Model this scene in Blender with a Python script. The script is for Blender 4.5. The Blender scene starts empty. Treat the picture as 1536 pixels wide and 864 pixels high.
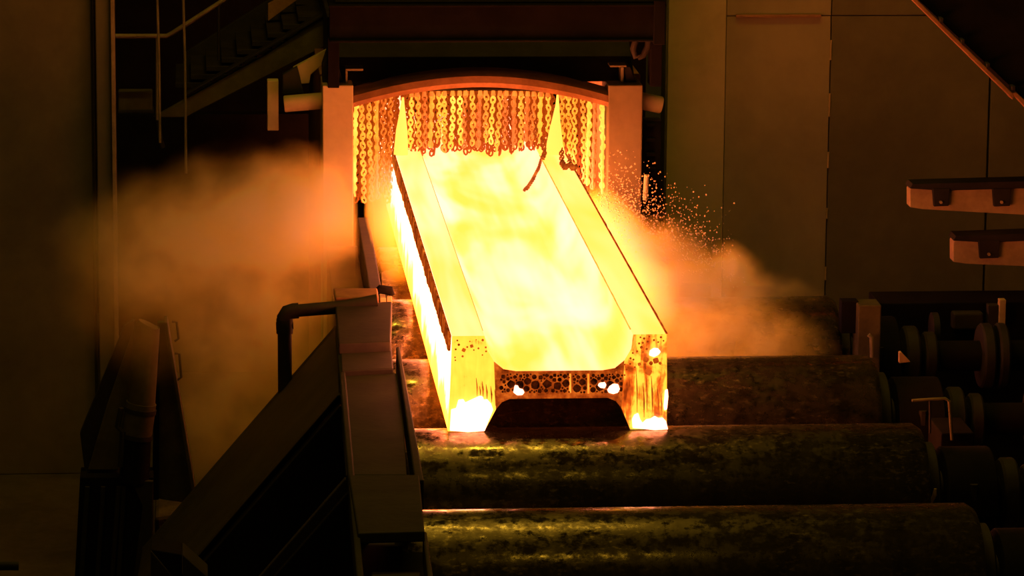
import bpy, bmesh, math, random
from mathutils import Vector, Matrix, noise
random.seed(7)
C = bpy.context.scene.collection
sc = bpy.context.scene

# ------------------------------------------------------------------ camera
FPX = 6000.0
CAM = Vector((-1.5083531526, -16.1438657739, 3.8658054639))
YAW, PIT, ROLL = 0.0809120484, 0.1986209163, 0.0078757848
fw = Vector((math.sin(YAW)*math.cos(PIT), math.cos(YAW)*math.cos(PIT), -math.sin(PIT)))
rt0 = Vector((math.cos(YAW), -math.sin(YAW), 0)); up0 = rt0.cross(fw)
rt = math.cos(ROLL)*rt0 + math.sin(ROLL)*up0
up = -math.sin(ROLL)*rt0 + math.cos(ROLL)*up0
cd = bpy.data.cameras.new('camera'); cam = bpy.data.objects.new('camera', cd); C.objects.link(cam)
cam.matrix_world = Matrix(((rt.x, up.x, -fw.x, CAM.x), (rt.y, up.y, -fw.y, CAM.y), (rt.z, up.z, -fw.z, CAM.z), (0, 0, 0, 1)))
cd.sensor_width = 36; cd.lens = 36*FPX/1536; cd.clip_end = 200
sc.camera = cam

# ------------------------------------------------------------------ world, lamps, exposure
w = bpy.data.worlds.new('hall_air'); sc.world = w; w.use_nodes = True
w.node_tree.nodes['Background'].inputs[0].default_value = (1.0, .52, .05, 1)
w.node_tree.nodes['Background'].inputs[1].default_value = .010
def lamp(name, loc, target, sx, sy, power, col):
    l = bpy.data.lights.new(name, 'AREA'); l.shape = 'RECTANGLE'; l.size = sx; l.size_y = sy
    l.energy = power; l.color = col
    o = bpy.data.objects.new(name, l); C.objects.link(o); o.location = loc
    o.rotation_euler = (Vector(target)-Vector(loc)).to_track_quat('-Z', 'Y').to_euler()
    return o
SOD = (1.0, .60, .07)
lamp('hall_lamp', (.2, 1.9, 7.5), (.2, 1.2, 0), 3.6, .16, 105, SOD)
lamp('hall_lamp', (-.4, -.7, 7.5), (-.4, -.7, 0), 2.6, .16, 13, SOD)
lamp('hall_lamp', (2.6, -6.5, 8.5), (1.0, 4.0, 0), 2.5, .6, 12, SOD)
lamp('hall_lamp', (-4.0, -6.0, 8.5), (-2.0, 4.0, 0), 2.5, .6, 34, SOD)
vs = sc.view_settings
vs.view_transform = 'Standard'; vs.look = 'None'; vs.exposure = 0.0; vs.gamma = 1.0; vs.use_curve_mapping = False
cy = sc.cycles
cy.use_denoising = True; cy.max_bounces = 8; cy.diffuse_bounces = 3; cy.glossy_bounces = 3; cy.volume_bounces = 4
cy.transparent_max_bounces = 24; cy.sample_clamp_indirect = 4.0; cy.volume_step_rate = 1.0; cy.volume_max_steps = 128

# ------------------------------------------------------------------ helpers
def at(px, py, X=None, Y=None, Z=None):
    """world point seen at a reference pixel on the plane X=, Y= or Z="""
    d = fw + rt*((px-768)/FPX) - up*((py-432)/FPX)
    if Y is not None: t = (Y-CAM.y)/d.y
    elif Z is not None: t = (Z-CAM.z)/d.z
    else: t = (X-CAM.x)/d.x
    return CAM + d*t

class MB:
    def __init__(s): s.v = []; s.f = []; s.m = []
    def add(s, vs_, fs, mi=0):
        n = len(s.v); s.v += [tuple(p) for p in vs_]
        s.f += [tuple(i+n for i in f) for f in fs]; s.m += [mi]*len(fs); return s
    def box(s, x0, x1, y0, y1, z0, z1, mi=0):
        return s.hexa([(x0,y0,z0),(x1,y0,z0),(x1,y1,z0),(x0,y1,z0),(x0,y0,z1),(x1,y0,z1),(x1,y1,z1),(x0,y1,z1)], mi)
    def hexa(s, p, mi=0):
        return s.add(p, [(3,2,1,0),(4,5,6,7),(0,1,5,4),(1,2,6,5),(2,3,7,6),(3,0,4,7)], mi)
    def prism(s, poly, d, mi=0):
        """closed outline of 3D points pushed along d"""
        n = len(poly); d = Vector(d); a = [Vector(p) for p in poly]; b = [p+d for p in a]
        nrm = Vector((0,0,0))
        for i in range(n): nrm += a[i].cross(a[(i+1) % n])
        if nrm.dot(d) > 0: a.reverse(); b.reverse()
        fs = [tuple(range(n)), tuple(range(2*n-1, n-1, -1))] + [(i, n+i, n+(i+1) % n, (i+1) % n) for i in range(n)]
        return s.add(a+b, fs, mi)
    def tube(s, path, r, seg=12, mi=0, caps=True, closed=False):
        path = [Vector(p) for p in path]; n = len(path)
        rs = r if isinstance(r, (list, tuple)) else [r]*n
        vv = []; prev = None
        for i in range(n):
            if closed: t = path[(i+1) % n]-path[i-1]
            else: t = path[min(i+1, n-1)]-path[max(i-1, 0)]
            t.normalize()
            if prev is None:
                u = t.cross(Vector((0,0,1)));
                if u.length < .01: u = t.cross(Vector((0,1,0)))
            else: u = prev - t*prev.dot(t)
            u.normalize(); prev = u; q = t.cross(u)
            for k in range(seg):
                a = 2*math.pi*k/seg; vv.append(path[i]+(u*math.cos(a)+q*math.sin(a))*rs[i])
        fs = []
        for i in range(n if closed else n-1):
            j = (i+1) % n
            for k in range(seg): fs.append((i*seg+k, i*seg+(k+1) % seg, j*seg+(k+1) % seg, j*seg+k))
        if caps and not closed: fs += [tuple(range(seg-1, -1, -1)), tuple((n-1)*seg+k for k in range(seg))]
        return s.add(vv, fs, mi)
    def cyl(s, a, b, r, seg=24, mi=0): return s.tube([a, b], r, seg, mi)
    def dome(s, c, r, h, seg=7, mi=0, jag=0.0, sx=1.0, sz=1.0):
        """low blister on a face that looks to -Y"""
        vv = []
        for q, (k, y) in enumerate(((1, .004), (.72, -.7*h), (0, -h))):
            if k == 0: vv.append((c[0], c[1]-h, c[2])); continue
            for i in range(seg):
                a = 2*math.pi*i/seg+.3; j = 1+jag*math.sin(3.1*i+c[0]*90)
                vv.append((c[0]+sx*r*k*j*math.cos(a), c[1]+y, c[2]+sz*r*k*j*math.sin(a)))
        fs = [(i, (i+1) % seg, seg+(i+1) % seg, seg+i) for i in range(seg)] + [(seg+i, seg+(i+1) % seg, 2*seg) for i in range(seg)]
        return s.add(vv, fs, mi)
    def build(s, name, mats, parent=None, bevel=0, smooth=False, kind=None):
        me = bpy.data.meshes.new(name); me.from_pydata(s.v, [], s.f); me.validate()
        for m in (mats if isinstance(mats, (list, tuple)) else [mats]): me.materials.append(m)
        me.polygons.foreach_set('material_index', s.m[:len(me.polygons)] if len(me.polygons) == len(s.m) else [0]*len(me.polygons))
        bm = bmesh.new(); bm.from_mesh(me); bmesh.ops.recalc_face_normals(bm, faces=bm.faces); bm.to_mesh(me); bm.free()
        if smooth: me.shade_smooth() if hasattr(me, 'shade_smooth') else None
        if smooth:
            try: me.set_sharp_from_angle(angle=math.radians(42))
            except Exception: pass
        o = bpy.data.objects.new(name, me); C.objects.link(o)
        if parent:
            o.parent = parent; o.matrix_parent_inverse = Matrix.Translation(-Vector(parent.location))
        if bevel:
            b = o.modifiers.new('edge', 'BEVEL'); b.width = bevel; b.segments = 2; b.limit_method = 'ANGLE'
        if kind: o['kind'] = kind
        return o
def thing(name, label, cat, loc=(0, 0, 0), group=None):
    o = bpy.data.objects.new(name, None); C.objects.link(o); o.location = loc; o.empty_display_size = .1
    o['label'] = label; o['category'] = cat
    if group: o['group'] = group
    return o
def tag(o, label, cat, group=None, kind=None):
    o['label'] = label; o['category'] = cat
    if group: o['group'] = group
    if kind: o['kind'] = kind
    return o

# ------------------------------------------------------------------ materials
class NT:
    def __init__(s, name):
        s.mat = bpy.data.materials.new(name); s.mat.use_nodes = True; s.t = s.mat.node_tree; s.t.nodes.clear()
        s.out = s.n('ShaderNodeOutputMaterial')
    def n(s, typ, **kw):
        nd = s.t.nodes.new(typ)
        for k, v in kw.items(): setattr(nd, k, v)
        return nd
    def put(s, sock, v):
        if hasattr(v, 'is_output') or hasattr(v, 'links'): s.t.links.new(v, sock)
        else: sock.default_value = v
    def math(s, op, a, b=0.0, clamp=False):
        nd = s.n('ShaderNodeMath', operation=op, use_clamp=clamp); s.put(nd.inputs[0], a); s.put(nd.inputs[1], b); return nd.outputs[0]
    def coord(s, scale=(1, 1, 1), loc=(0, 0, 0)):
        tc = s.n('ShaderNodeNewGeometry'); mp = s.n('ShaderNodeMapping'); mp.inputs['Scale'].default_value = scale; mp.inputs['Location'].default_value = loc
        s.t.links.new(tc.outputs['Position'], mp.inputs[0]); return mp.outputs[0]
    def noise(s, co, scale, detail=4, rough=.55, dist=0.0):
        nd = s.n('ShaderNodeTexNoise'); s.put(nd.inputs['Vector'], co); nd.inputs['Scale'].default_value = scale
        nd.inputs['Detail'].default_value = detail; nd.inputs['Roughness'].default_value = rough; nd.inputs['Distortion'].default_value = dist
        return nd.outputs[0]
    def ramp(s, fac, stops, interp='LINEAR'):
        nd = s.n('ShaderNodeValToRGB'); s.put(nd.inputs[0], fac); cr = nd.color_ramp; cr.interpolation = interp
        while len(cr.elements) < len(stops): cr.elements.new(.5)
        for e, (p, c) in zip(cr.elements, stops): e.position = p; e.color = (*c, 1) if len(c) == 3 else c
        return nd.outputs[0]
    def mapr(s, v, a, b, c=0.0, d=1.0, smooth=False):
        nd = s.n('ShaderNodeMapRange'); nd.clamp = True
        if smooth: nd.interpolation_type = 'SMOOTHSTEP'
        s.put(nd.inputs[0], v)
        for i, q in enumerate((a, b, c, d)): nd.inputs[1+i].default_value = q
        return nd.outputs[0]
    def mix(s, f, a, b):
        nd = s.n('ShaderNodeMix', data_type='RGBA'); s.put(nd.inputs[0], f)
        for sock, v in ((nd.inputs[6], a), (nd.inputs[7], b)):
            s.put(sock, v if not isinstance(v, tuple) else ((*v, 1) if len(v) == 3 else v))
        return nd.outputs[2]
    def surf(s, sh): s.t.links.new(sh, s.out.inputs[0]); return s.mat

def steel(name, c1, c2, rough=.6, metal=0.0, scale=6.0, rr=(.0, .0), bump=.15, stretch=(1, 1, 1), spec=.3):
    c1, c2 = [(c[0], c[1]*.93, c[2]*.5) for c in (c1, c2)]
    t = NT(name); co = t.coord(stretch)
    a = t.noise(co, scale, 6, .62, .4); b = t.noise(co, scale*7, 4, .6)
    f = t.math('ADD', t.math('MULTIPLY', a, .75), t.math('MULTIPLY', b, .25))
    col = t.mix(t.mapr(f, .38, .62), c1, c2)
    p = t.n('ShaderNodeBsdfPrincipled'); t.put(p.inputs['Base Color'], col); p.inputs['Metallic'].default_value = metal
    p.inputs['Specular IOR Level'].default_value = spec
    t.put(p.inputs['Roughness'], t.mapr(f, .35, .65, max(.05, rough-rr[0]), min(1, rough+rr[1])))
    bp = t.n('ShaderNodeBump'); bp.inputs['Strength'].default_value = bump; bp.inputs['Distance'].default_value = .02
    t.put(bp.inputs['Height'], f); t.t.links.new(bp.outputs[0], p.inputs['Normal'])
    return t.surf(p.outputs[0])

M_wall = steel('olive_painted_sheet_glow_near', (.58, .52, .38), (.44, .39, .28), .75, 0, 1.4, bump=.05)  # lightest panel: steam glow by the hood painted into the colour
M_wallc = steel('olive_painted_sheet_glow_mid', (.36, .32, .23), (.27, .24, .17), .75, 0, 1.4, bump=.05)  # middle step of the painted glow falloff
M_walld = steel('olive_painted_sheet_glow_far', (.17, .155, .10), (.12, .11, .07), .78, 0, 1.4, bump=.05)  # darkest step of the painted falloff, away from the steam glow
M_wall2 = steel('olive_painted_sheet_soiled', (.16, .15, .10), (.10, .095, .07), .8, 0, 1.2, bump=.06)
M_dark = steel('sooty_steel', (.035, .03, .025), (.018, .015, .012), .7, 0, 5, bump=.2)
M_black = steel('black_void_steel', (.012, .010, .008), (.006, .005, .004), .85, 0, 5, bump=.1, spec=.1)
M_olive = steel('grimy_olive_steel', (.036, .039, .02), (.022, .023, .011), .7, 0, 4, bump=.2, spec=.15)
M_tower = steel('grimy_olive_cylinder_steel', (.13, .12, .06), (.075, .066, .034), .7, 0, 4, bump=.2, spec=.15)
M_olive_d = steel('grimy_dark_olive_steel', (.04, .035, .022), (.022, .018, .012), .7, 0, 4, bump=.2)
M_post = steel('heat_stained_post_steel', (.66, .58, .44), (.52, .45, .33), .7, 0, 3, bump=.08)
M_post2 = steel('darker_post_steel', (.26, .21, .14), (.19, .15, .10), .75, 0, 3, bump=.08)  # right post: darker base colour than the left one
M_rust = steel('rusted_hood_steel', (.42, .22, .13), (.26, .13, .07), .7, 0, 7, bump=.2)
M_chain = steel('hot_worn_chain_steel', (.75, .62, .45), (.5, .38, .26), .45, .2, 30, bump=.1)
M_rod = steel('worn_galvanised_rod', (.33, .29, .2), (.2, .17, .12), .55, .2, 9, bump=.1)
M_floor = steel('oily_black_floor', (.09, .08, .055), (.055, .048, .03), .8, 0, 3, bump=.3)
M_conc = steel('sooty_concrete', (.11, .095, .06), (.05, .042, .03), .9, 0, 7, bump=.5)
M_bar = steel('pale_worn_bar_steel', (.56, .42, .28), (.38, .28, .18), .6, 0, 6, bump=.1)

def roller_mat():
    t = NT('scuffed_roller_steel')
    co = t.coord((1, 1, 1)); cs = t.coord((9, .55, .55)); ct = t.coord((1.1, 2.4, 2.4))
    streak = t.noise(cs, 1.0, 5, .6); blot = t.noise(co, 2.1, 6, .65, .6); fine = t.noise(co, 26, 4, .65)
    patch = t.noise(ct, 5, 5, .6, .8)
    f = t.math('ADD', t.math('MULTIPLY', streak, .4), t.math('ADD', t.math('MULTIPLY', blot, .35), t.math('MULTIPLY', fine, .25)))
    col = t.mix(t.mapr(f, .38, .62), (.20, .17, .085), (.07, .055, .028))
    p = t.n('ShaderNodeBsdfPrincipled'); t.put(p.inputs['Base Color'], col)
    worn = t.math('MULTIPLY', t.mapr(t.noise(t.coord((14, 30, 30)), 2.2, 3, .6), .54, .66), t.mapr(blot, .42, .58))
    col = t.mix(t.math('MULTIPLY', worn, .45), col, (.62, .5, .22)); t.put(p.inputs['Base Color'], col)
    t.put(p.inputs['Metallic'], t.mapr(patch, .40, .60, .80, 1.0))
    t.put(p.inputs['Roughness'], t.mapr(t.math('ADD', t.math('MULTIPLY', patch, .5), t.math('MULTIPLY', fine, .5)), .40, .58, .09, .46))
    bp = t.n('ShaderNodeBump'); bp.inputs['Strength'].default_value = .17; bp.inputs['Distance'].default_value = .008
    t.put(bp.inputs['Height'], t.math('ADD', f, t.math('MULTIPLY', patch, .6))); t.t.links.new(bp.outputs[0], p.inputs['Normal'])
    return t.surf(p.outputs[0])
M_roller = roller_mat()

def hot(name, build, base=(.25, .2, .15)):
    t = NT(name); p = t.n('ShaderNodeBsdfPrincipled'); p.inputs['Base Color'].default_value = (*base, 1); p.inputs['Roughness'].default_value = .9
    p.inputs['Specular IOR Level'].default_value = .05
    col, st = build(t); t.put(p.inputs['Emission Color'], col if not isinstance(col, tuple) else (*col, 1)); t.put(p.inputs['Emission Strength'], st)
    return t.surf(p.outputs[0])
def e_web(t):
    a = t.noise(t.coord((1.6, .42, 1)), 1.7, 2.5, .5, .5); b = t.noise(t.coord((6, .35, 1), (2, 5, 0)), 1.6, 2, .5)
    f = t.math('ADD', t.math('MULTIPLY', a, .72), t.math('MULTIPLY', b, .28))
    return t.ramp(f, [(.38, (1, .189, 0.020)), (.45, (1, .204, 0.046)), (.52, (1, .217, 0.101)), (.64, (1, .225, 0.156))]), 4.6
def e_flange(t):
    a = t.noise(t.coord((4, .4, 1), (3, 1, 0)), 1.4, 2, .5, .4)
    return t.ramp(a, [(.36, (1, .195, 0.032)), (.52, (1, .210, 0.069)), (.66, (1, .219, 0.110))]), 4.6
def e_flange_r(t):
    a = t.noise(t.coord((4, .4, 1), (9, 4, 0)), 1.4, 2, .5, .4)
    return t.ramp(a, [(.36, (1, .189, 0.020)), (.52, (1, .198, 0.033)), (.66, (1, .210, 0.055))]), 4.6
def e_edge(t):
    a = t.noise(t.coord((1, 1, 1)), 14, 4, .6)
    return t.ramp(a, [(.4, (1, .13, .008)), (.6, (1, .19, .02))]), 2.6
def e_side(t):
    # flank: white hot with a cooler yellow margin that follows the lower edge raggedly
    g = t.n('ShaderNodeNewGeometry'); sx = t.n('ShaderNodeSeparateXYZ'); t.t.links.new(g.outputs['Position'], sx.inputs[0])
    a = t.noise(t.coord((1, 1.6, 1)), 3.2, 5, .6, .5)
    z = t.math('ADD', sx.outputs[2], t.math('MULTIPLY', t.math('SUBTRACT', a, .5), .42))
    return t.ramp(t.mapr(z, 0, .4), [(.0, (1, .16, .01)), (.22, (1, .19, .02)), (.30, (1, .215, .095)), (.8, (1, .215, .095))]), 11.0
def e_front(t):
    a = t.noise(t.coord((26, 1, 4)), 1.0, 5, .6, .6); b = t.noise(t.coord((1, 1, 1)), 9, 4, .6, .5)
    f = t.math('ADD', t.math('MULTIPLY', a, .5), t.math('MULTIPLY', b, .5))
    g = t.n('ShaderNodeNewGeometry'); sx = t.n('ShaderNodeSeparateXYZ'); t.t.links.new(g.outputs['Position'], sx.inputs[0])
    # scale has cooled the right leg more than the left
    f = t.math('SUBTRACT', f, t.math('MULTIPLY', t.mapr(sx.outputs[0], -.38, .42), .11))
    return t.ramp(f, [(.275, (.22, .02, .001)), (.35, (.75, .10, .006)), (.39, (1, .26, .016)), (.44, (1.3, .62, .045)), (.7, (1.4, .82, .07))]), 1.25
def e_scale(t):
    a = t.noise(t.coord((1, 1, 1)), 16, 5, .65)
    return t.ramp(a, [(.34, (.10, .011, .0008)), (.5, (.42, .055, .004)), (.68, (.85, .16, .012))]), 1.0
def e_dark(t):
    a = t.noise(t.coord((1, 1, 1)), 30, 3, .6)
    return t.ramp(a, [(.38, (.006, .0008, .0001)), (.7, (.09, .010, .001))]), 1.0
def e_spot(t):
    a = t.noise(t.coord((1, 1, 1)), 22, 3, .6)
    return t.ramp(a, [(.4, (.32, .030, .002)), (.62, (.72, .11, .008))]), 1.0
def e_crust(t):
    a = t.noise(t.coord((1, 1, 1)), 16, 5, .65)
    return t.ramp(a, [(.36, (.10, .010, .001)), (.55, (.42, .055, .004)), (.72, (.95, .20, .015))]), 1.0
M_web = hot('glowing_web', e_web); M_fl = hot('glowing_flange', e_flange); M_fr = hot('glowing_right_flange', e_flange_r)
M_edge = hot('cooler_glowing_edge', e_edge); M_side = hot('white_hot_flank', e_side); M_front = hot('streaked_hot_end_face', e_front)
M_scale = hot('blistered_scale', e_scale, (.04, .03, .025)); M_blist = hot('dark_scale_blister', e_dark, (.03, .025, .02))
M_spot = hot('orange_scale_spot', e_spot, (.08, .05, .03)); M_crust = hot('torn_scale_crust', e_crust, (.06, .04, .03))
M_side2 = hot('white_hot_right_flank', lambda t: (e_side(t)[0], 15.0))
M_under = hot('cooled_underside', lambda t: (t.ramp(t.noise(t.coord(), 8, 4, .6), [(.4, (.25, .025, .001)), (.65, (.8, .12, .008))]), .10), (.06, .04, .03))
M_white = hot('white_hot_core', lambda t: ((1, .25, .13), 9.0))
M_flame = hot('flame_tongue', lambda t: ((1, .225, .03), 4.0))
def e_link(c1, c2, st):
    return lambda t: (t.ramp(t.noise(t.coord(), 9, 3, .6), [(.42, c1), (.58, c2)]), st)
M_links = [hot('chain_%s' % n, e_link(a, b_, q), (.6, .42, .25)) for n, a, b_, q in (('yellow_glow', (1, .42, .03), (1, .62, .07), 1.2), ('orange_glow', (.8, .17, .010), (1, .40, .025), 1.05), ('dull_red', (.30, .045, .002), (.6, .13, .008), .6))]  # heat glow, raised to stand in for beam light on the chains
M_back = hot('dimmed_rear_links', lambda t: ((.55, .065, .003), .55), (.16, .08, .035))  # rear rows: shade of the gaps put into a dark base, dull red glow
M_emb = hot('glowing_chain', lambda t: (t.ramp(t.noise(t.coord(), 6, 3, .6), [(.4, (.55, .10, .006)), (.6, (1, .30, .02))]), .75), (.6, .45, .3))  # hanger pins: same raised glow standing in for beam light

def cloud(name, blobs, dens, nscale, thr, col=(1, .80, .15), warp=.25, aniso=.1, vary=(.38, .62)):
    """scattering smoke: soft ellipsoids (centre, radii, weight) eaten by turbulence"""
    t = NT(name); g = t.n('ShaderNodeNewGeometry')
    wn = t.n('ShaderNodeTexNoise'); t.put(wn.inputs['Vector'], g.outputs['Position']); wn.inputs['Scale'].default_value = nscale; wn.inputs['Detail'].default_value = 4
    wv = t.n('ShaderNodeVectorMath', operation='SUBTRACT'); t.put(wv.inputs[0], wn.outputs['Color']); wv.inputs[1].default_value = (.5, .5, .5)
    ws = t.n('ShaderNodeVectorMath', operation='SCALE'); t.put(ws.inputs[0], wv.outputs[0]); ws.inputs['Scale'].default_value = warp*2
    pa = t.n('ShaderNodeVectorMath', operation='ADD'); t.put(pa.inputs[0], g.outputs['Position']); t.put(pa.inputs[1], ws.outputs[0])
    tot = None
    for c, r, wt in blobs:
        s = t.n('ShaderNodeVectorMath', operation='SUBTRACT'); t.put(s.inputs[0], pa.outputs[0]); s.inputs[1].default_value = tuple(c)
        d = t.n('ShaderNodeVectorMath', operation='DIVIDE'); t.put(d.inputs[0], s.outputs[0]); d.inputs[1].default_value = r
        l = t.n('ShaderNodeVectorMath', operation='LENGTH'); t.put(l.inputs[0], d.outputs[0])
        q = t.math('MULTIPLY', t.mapr(l.outputs['Value'], thr, 1.0, 1, 0, True), wt)
        tot = q if tot is None else t.math('MAXIMUM', tot, q)
    n2 = t.noise(g.outputs['Position'], nscale*1.8, 5, .6, .4)
    f = t.math('MULTIPLY', t.math('MULTIPLY', tot, t.mapr(n2, vary[0], vary[1], .25, 1.25)), dens)
    v = t.n('ShaderNodeVolumeScatter'); v.inputs['Color'].default_value = (*col, 1); v.inputs['Anisotropy'].default_value = aniso
    t.put(v.inputs['Density'], f); t.t.links.new(v.outputs[0], t.out.inputs['Volume'])
    return t.mat

# ================================================================== SETTING
def struct(o): o['kind'] = 'structure'; return o
YW = 5.6
struct(MB().box(-9, 9, -8, 12, -1.5, -1.4).build('floor', M_floor))
# right wall: sheet panels with joints, steam glow falloff painted in panel by panel
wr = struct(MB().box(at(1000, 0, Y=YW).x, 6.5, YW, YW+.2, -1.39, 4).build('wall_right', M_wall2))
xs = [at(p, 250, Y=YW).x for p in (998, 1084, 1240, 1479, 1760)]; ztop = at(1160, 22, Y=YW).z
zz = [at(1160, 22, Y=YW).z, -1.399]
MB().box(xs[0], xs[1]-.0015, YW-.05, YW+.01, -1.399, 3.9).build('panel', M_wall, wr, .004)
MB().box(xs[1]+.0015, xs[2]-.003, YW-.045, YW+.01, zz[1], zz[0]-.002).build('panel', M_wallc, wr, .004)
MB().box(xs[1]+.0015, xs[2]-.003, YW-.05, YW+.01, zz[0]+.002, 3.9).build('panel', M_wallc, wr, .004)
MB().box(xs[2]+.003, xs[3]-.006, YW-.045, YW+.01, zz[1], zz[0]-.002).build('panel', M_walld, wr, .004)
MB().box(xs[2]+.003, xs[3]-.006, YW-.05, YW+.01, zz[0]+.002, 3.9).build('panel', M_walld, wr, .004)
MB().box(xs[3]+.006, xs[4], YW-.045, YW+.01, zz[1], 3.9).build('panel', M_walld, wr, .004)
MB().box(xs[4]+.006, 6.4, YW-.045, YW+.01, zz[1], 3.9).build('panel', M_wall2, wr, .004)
for y0, y1 in ((60, 90), (140, 175), (228, 252), (312, 328), (400, 420)):   # weld beads along the joint
    a, b = at(1240, y0, Y=YW-.05), at(1239, y1, Y=YW-.05)
    MB().tube([(xs[2], YW-.05, a.z), (xs[2], YW-.05, b.z)], .006, 6).build('weld_bead', M_bar, wr)
MB().box(xs[1]+.05, xs[2]-.06, YW-.07, YW-.045, zz[0]-.006, zz[0]+.010).build('top_lip', M_rust, wr, .003)
# left wall, pillar and the dark bay behind the stairs
YL = 5.0
xl = [at(p, 250, Y=YL).x for p in (-330, -40, 139)]
wl = struct(MB().box(-6.5, xl[2]+.01, YL, YL+.2, -1.39, 4).build('wall_left', M_wall2))
MB().box(xl[1]+.006, xl[2], YL-.04, YL+.01, -1.399, 3.9).build('panel', M_wall2, wl, .004)
MB().box(xl[0]+.006, xl[1]-.006, YL-.04, YL+.01, -1.399, 3.9).build('panel', M_wall2, wl, .004)
MB().box(-6.4, xl[0]-.006, YL-.04, YL+.01, -1.399, 3.9).build('panel', M_wall2, wl, .004)
pa, pb = at(144, 100, Y=YL-.1), at(168, 100, Y=YL-.1)
pl = struct(MB().box(pa.x, pb.x, YL-.12, YL+.05, -1.39, 4).build('pillar_left', M_wall2, bevel=.006))
MB().box(pb.x-.004, pb.x+.016, YL-.15, YL+.05, -1.399, 3.95).build('corner_strip', M_rod, pl, .003)
struct(MB().box(-6.5, 1.4, 9.2, 9.4, -1.39, 5).build('wall_back', M_black))

# ================================================================== THE BEAM
FRONT = 0.0; LEN = 6.9
def fr(px, py, Y=0.0): p = at(px, py, Y=Y); return (p.x, Y, p.z)
HW = .447
prof = [(-HW, .405), (-.312, .405), (-.300, .345), (-.272, .296), (-.232, .263), (-.18, .254), (.18, .254), (.232, .263), (.272, .296), (.300, .345), (.306, .405), (HW, .405),
        (HW+.004, .2), (HW+.006, .0), (.300, .0), (.262, .092), (.238, .122), (.205, .136), (-.205, .136), (-.238, .122), (-.262, .092), (-.310, .0), (-HW-.014, .0), (-HW-.004, .25)]
def beam_mesh():
    b = MB(); n = len(prof); ys = [FRONT, LEN]
    vv = [(x, y, z) for y in ys for x, z in prof]; b.v = [tuple(p) for p in vv]
    kinds = {0: 1, 10: 2, 11: 8, 12: 8, 22: 4, 23: 4}; kinds.update({q: 7 for q in range(13, 21)}); kinds[21] = 3
    for i in range(n):
        j = (i+1) % n; b.f.append((i, j, n+j, n+i)); b.m.append(kinds.get(i, 0))
    # end face as legs and web so that the scale on it can differ
    L = [0, 1, 2, 3, 20, 21, 22, 23]; R = [8, 9, 10, 11, 12, 13, 14, 15]; Wb = [3, 4, 5, 6, 7, 8, 15, 16, 17, 18, 19, 20]
    for q, mi in ((L, 5), (R, 5), (Wb, 6)): b.f.append(tuple(q)); b.m.append(mi)
    b.f.append(tuple(n+i for i in range(n))); b.m.append(0)
    return b
beam = beam_mesh().build('steel_beam', [M_web, M_fl, M_fr, M_edge, M_side, M_front, M_scale, M_under, M_side2])
tag(beam, 'glowing yellow hot steel beam lying across the rollers', 'beam', kind='thing')

def strip(pts_a, pts_b, th, name, mat, parent):
    b = MB(); n = len(pts_a); th = Vector(th)
    for i in range(n-1):
        a0, a1, b0, b1 = map(Vector, (pts_a[i], pts_a[i+1], pts_b[i], pts_b[i+1]))
        b.hexa([a0, a1, b1, b0, a0+th, a1+th, b1+th, b0+th])
    return b.build(name, mat, parent)
# torn crust hanging along the top of the left flank
A, B = [], []; k = 0; y = .0
while y < 4.7:
    j = noise.noise((y*3.1, 2.2, 0))*.5+noise.noise((y*11, 5, 0))*.5
    A.append((-HW-.002, y, .407)); B.append((-HW-.006, y, .407-(.062+.02*j+.012*random.random())*(1.0 if y < 3.4 else 1.0)))
    y += .035
c = strip(A, B, (-.010, 0, 0), 'torn_crust', M_crust, beam); c['label'] = 'dark torn scale crust along one upper edge'
# thin dark scale line on the right upper edge, and ridge lines where flanges meet the web
A = [(HW-.004, y*.1, .4055) for y in range(0, 48)]; B = [(HW+.004+.003*noise.noise((y*.9, 1, 1)), y*.1, .4055) for y in range(0, 48)]
strip(A, B, (0, 0, .004), 'edge_scale', M_crust, beam)
A = [(.304, y*.1, .404) for y in range(1, 46)]; B = [(.3085+.003*noise.noise((y*.7, 3, 1)), y*.1, .404) for y in range(1, 46)]
strip(A, B, (0, 0, .0035), 'edge_ridge', M_edge, beam)
A = [(-.313, y*.1, .404) for y in range(1, 46)]; B = [(-.3105, y*.1, .404) for y in range(1, 46)]
strip(A, B, (0, 0, .003), 'edge_ridge', M_edge, beam)
# white hot bare patches on the end face
def patch(name, pix, th=.012):
    o = MB().prism([fr(x, y, .002) for x, y in pix], (0, -th, 0)).build(name, M_white, beam, .003); return o
Z4 = lambda pts: [(640+x/4.042, 480+y/4.042) for x, y in pts]
p = patch('hot_patch', Z4([(140, 668), (148, 540), (178, 532), (192, 482), (222, 478), (234, 498), (268, 482), (322, 458), (340, 462), (346, 482), (366, 478), (390, 506), (402, 540), (350, 670), (250, 676)]), .014)
p['label'] = 'large white hot bare patch at foot of one leg'
patch('hot_patch', Z4([(1248, 652), (1244, 600), (1258, 572), (1282, 562), (1294, 600), (1308, 622), (1330, 600), (1356, 596), (1382, 580), (1404, 592), (1430, 590), (1450, 612), (1462, 660), (1380, 664)]))
patch('hot_patch', Z4([(1348, 212), (1352, 184), (1376, 168), (1402, 170), (1418, 190), (1404, 208), (1378, 222)]))
patch('hot_patch', Z4([(524, 436), (534, 394), (552, 394), (560, 412), (582, 418), (592, 436), (580, 452), (548, 454)]))
patch('hot_patch', Z4([(1036, 394), (1046, 380), (1078, 374), (1088, 390), (1078, 412), (1052, 408)]))
patch('hot_patch', Z4([(1094, 422), (1108, 398), (1130, 384), (1160, 388), (1170, 416), (1158, 438), (1130, 446), (1102, 438)]))
patch('hot_patch', Z4([(1436, 520), (1444, 424), (1460, 416), (1464, 460), (1456, 540), (1440, 546)]), .010)
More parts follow.
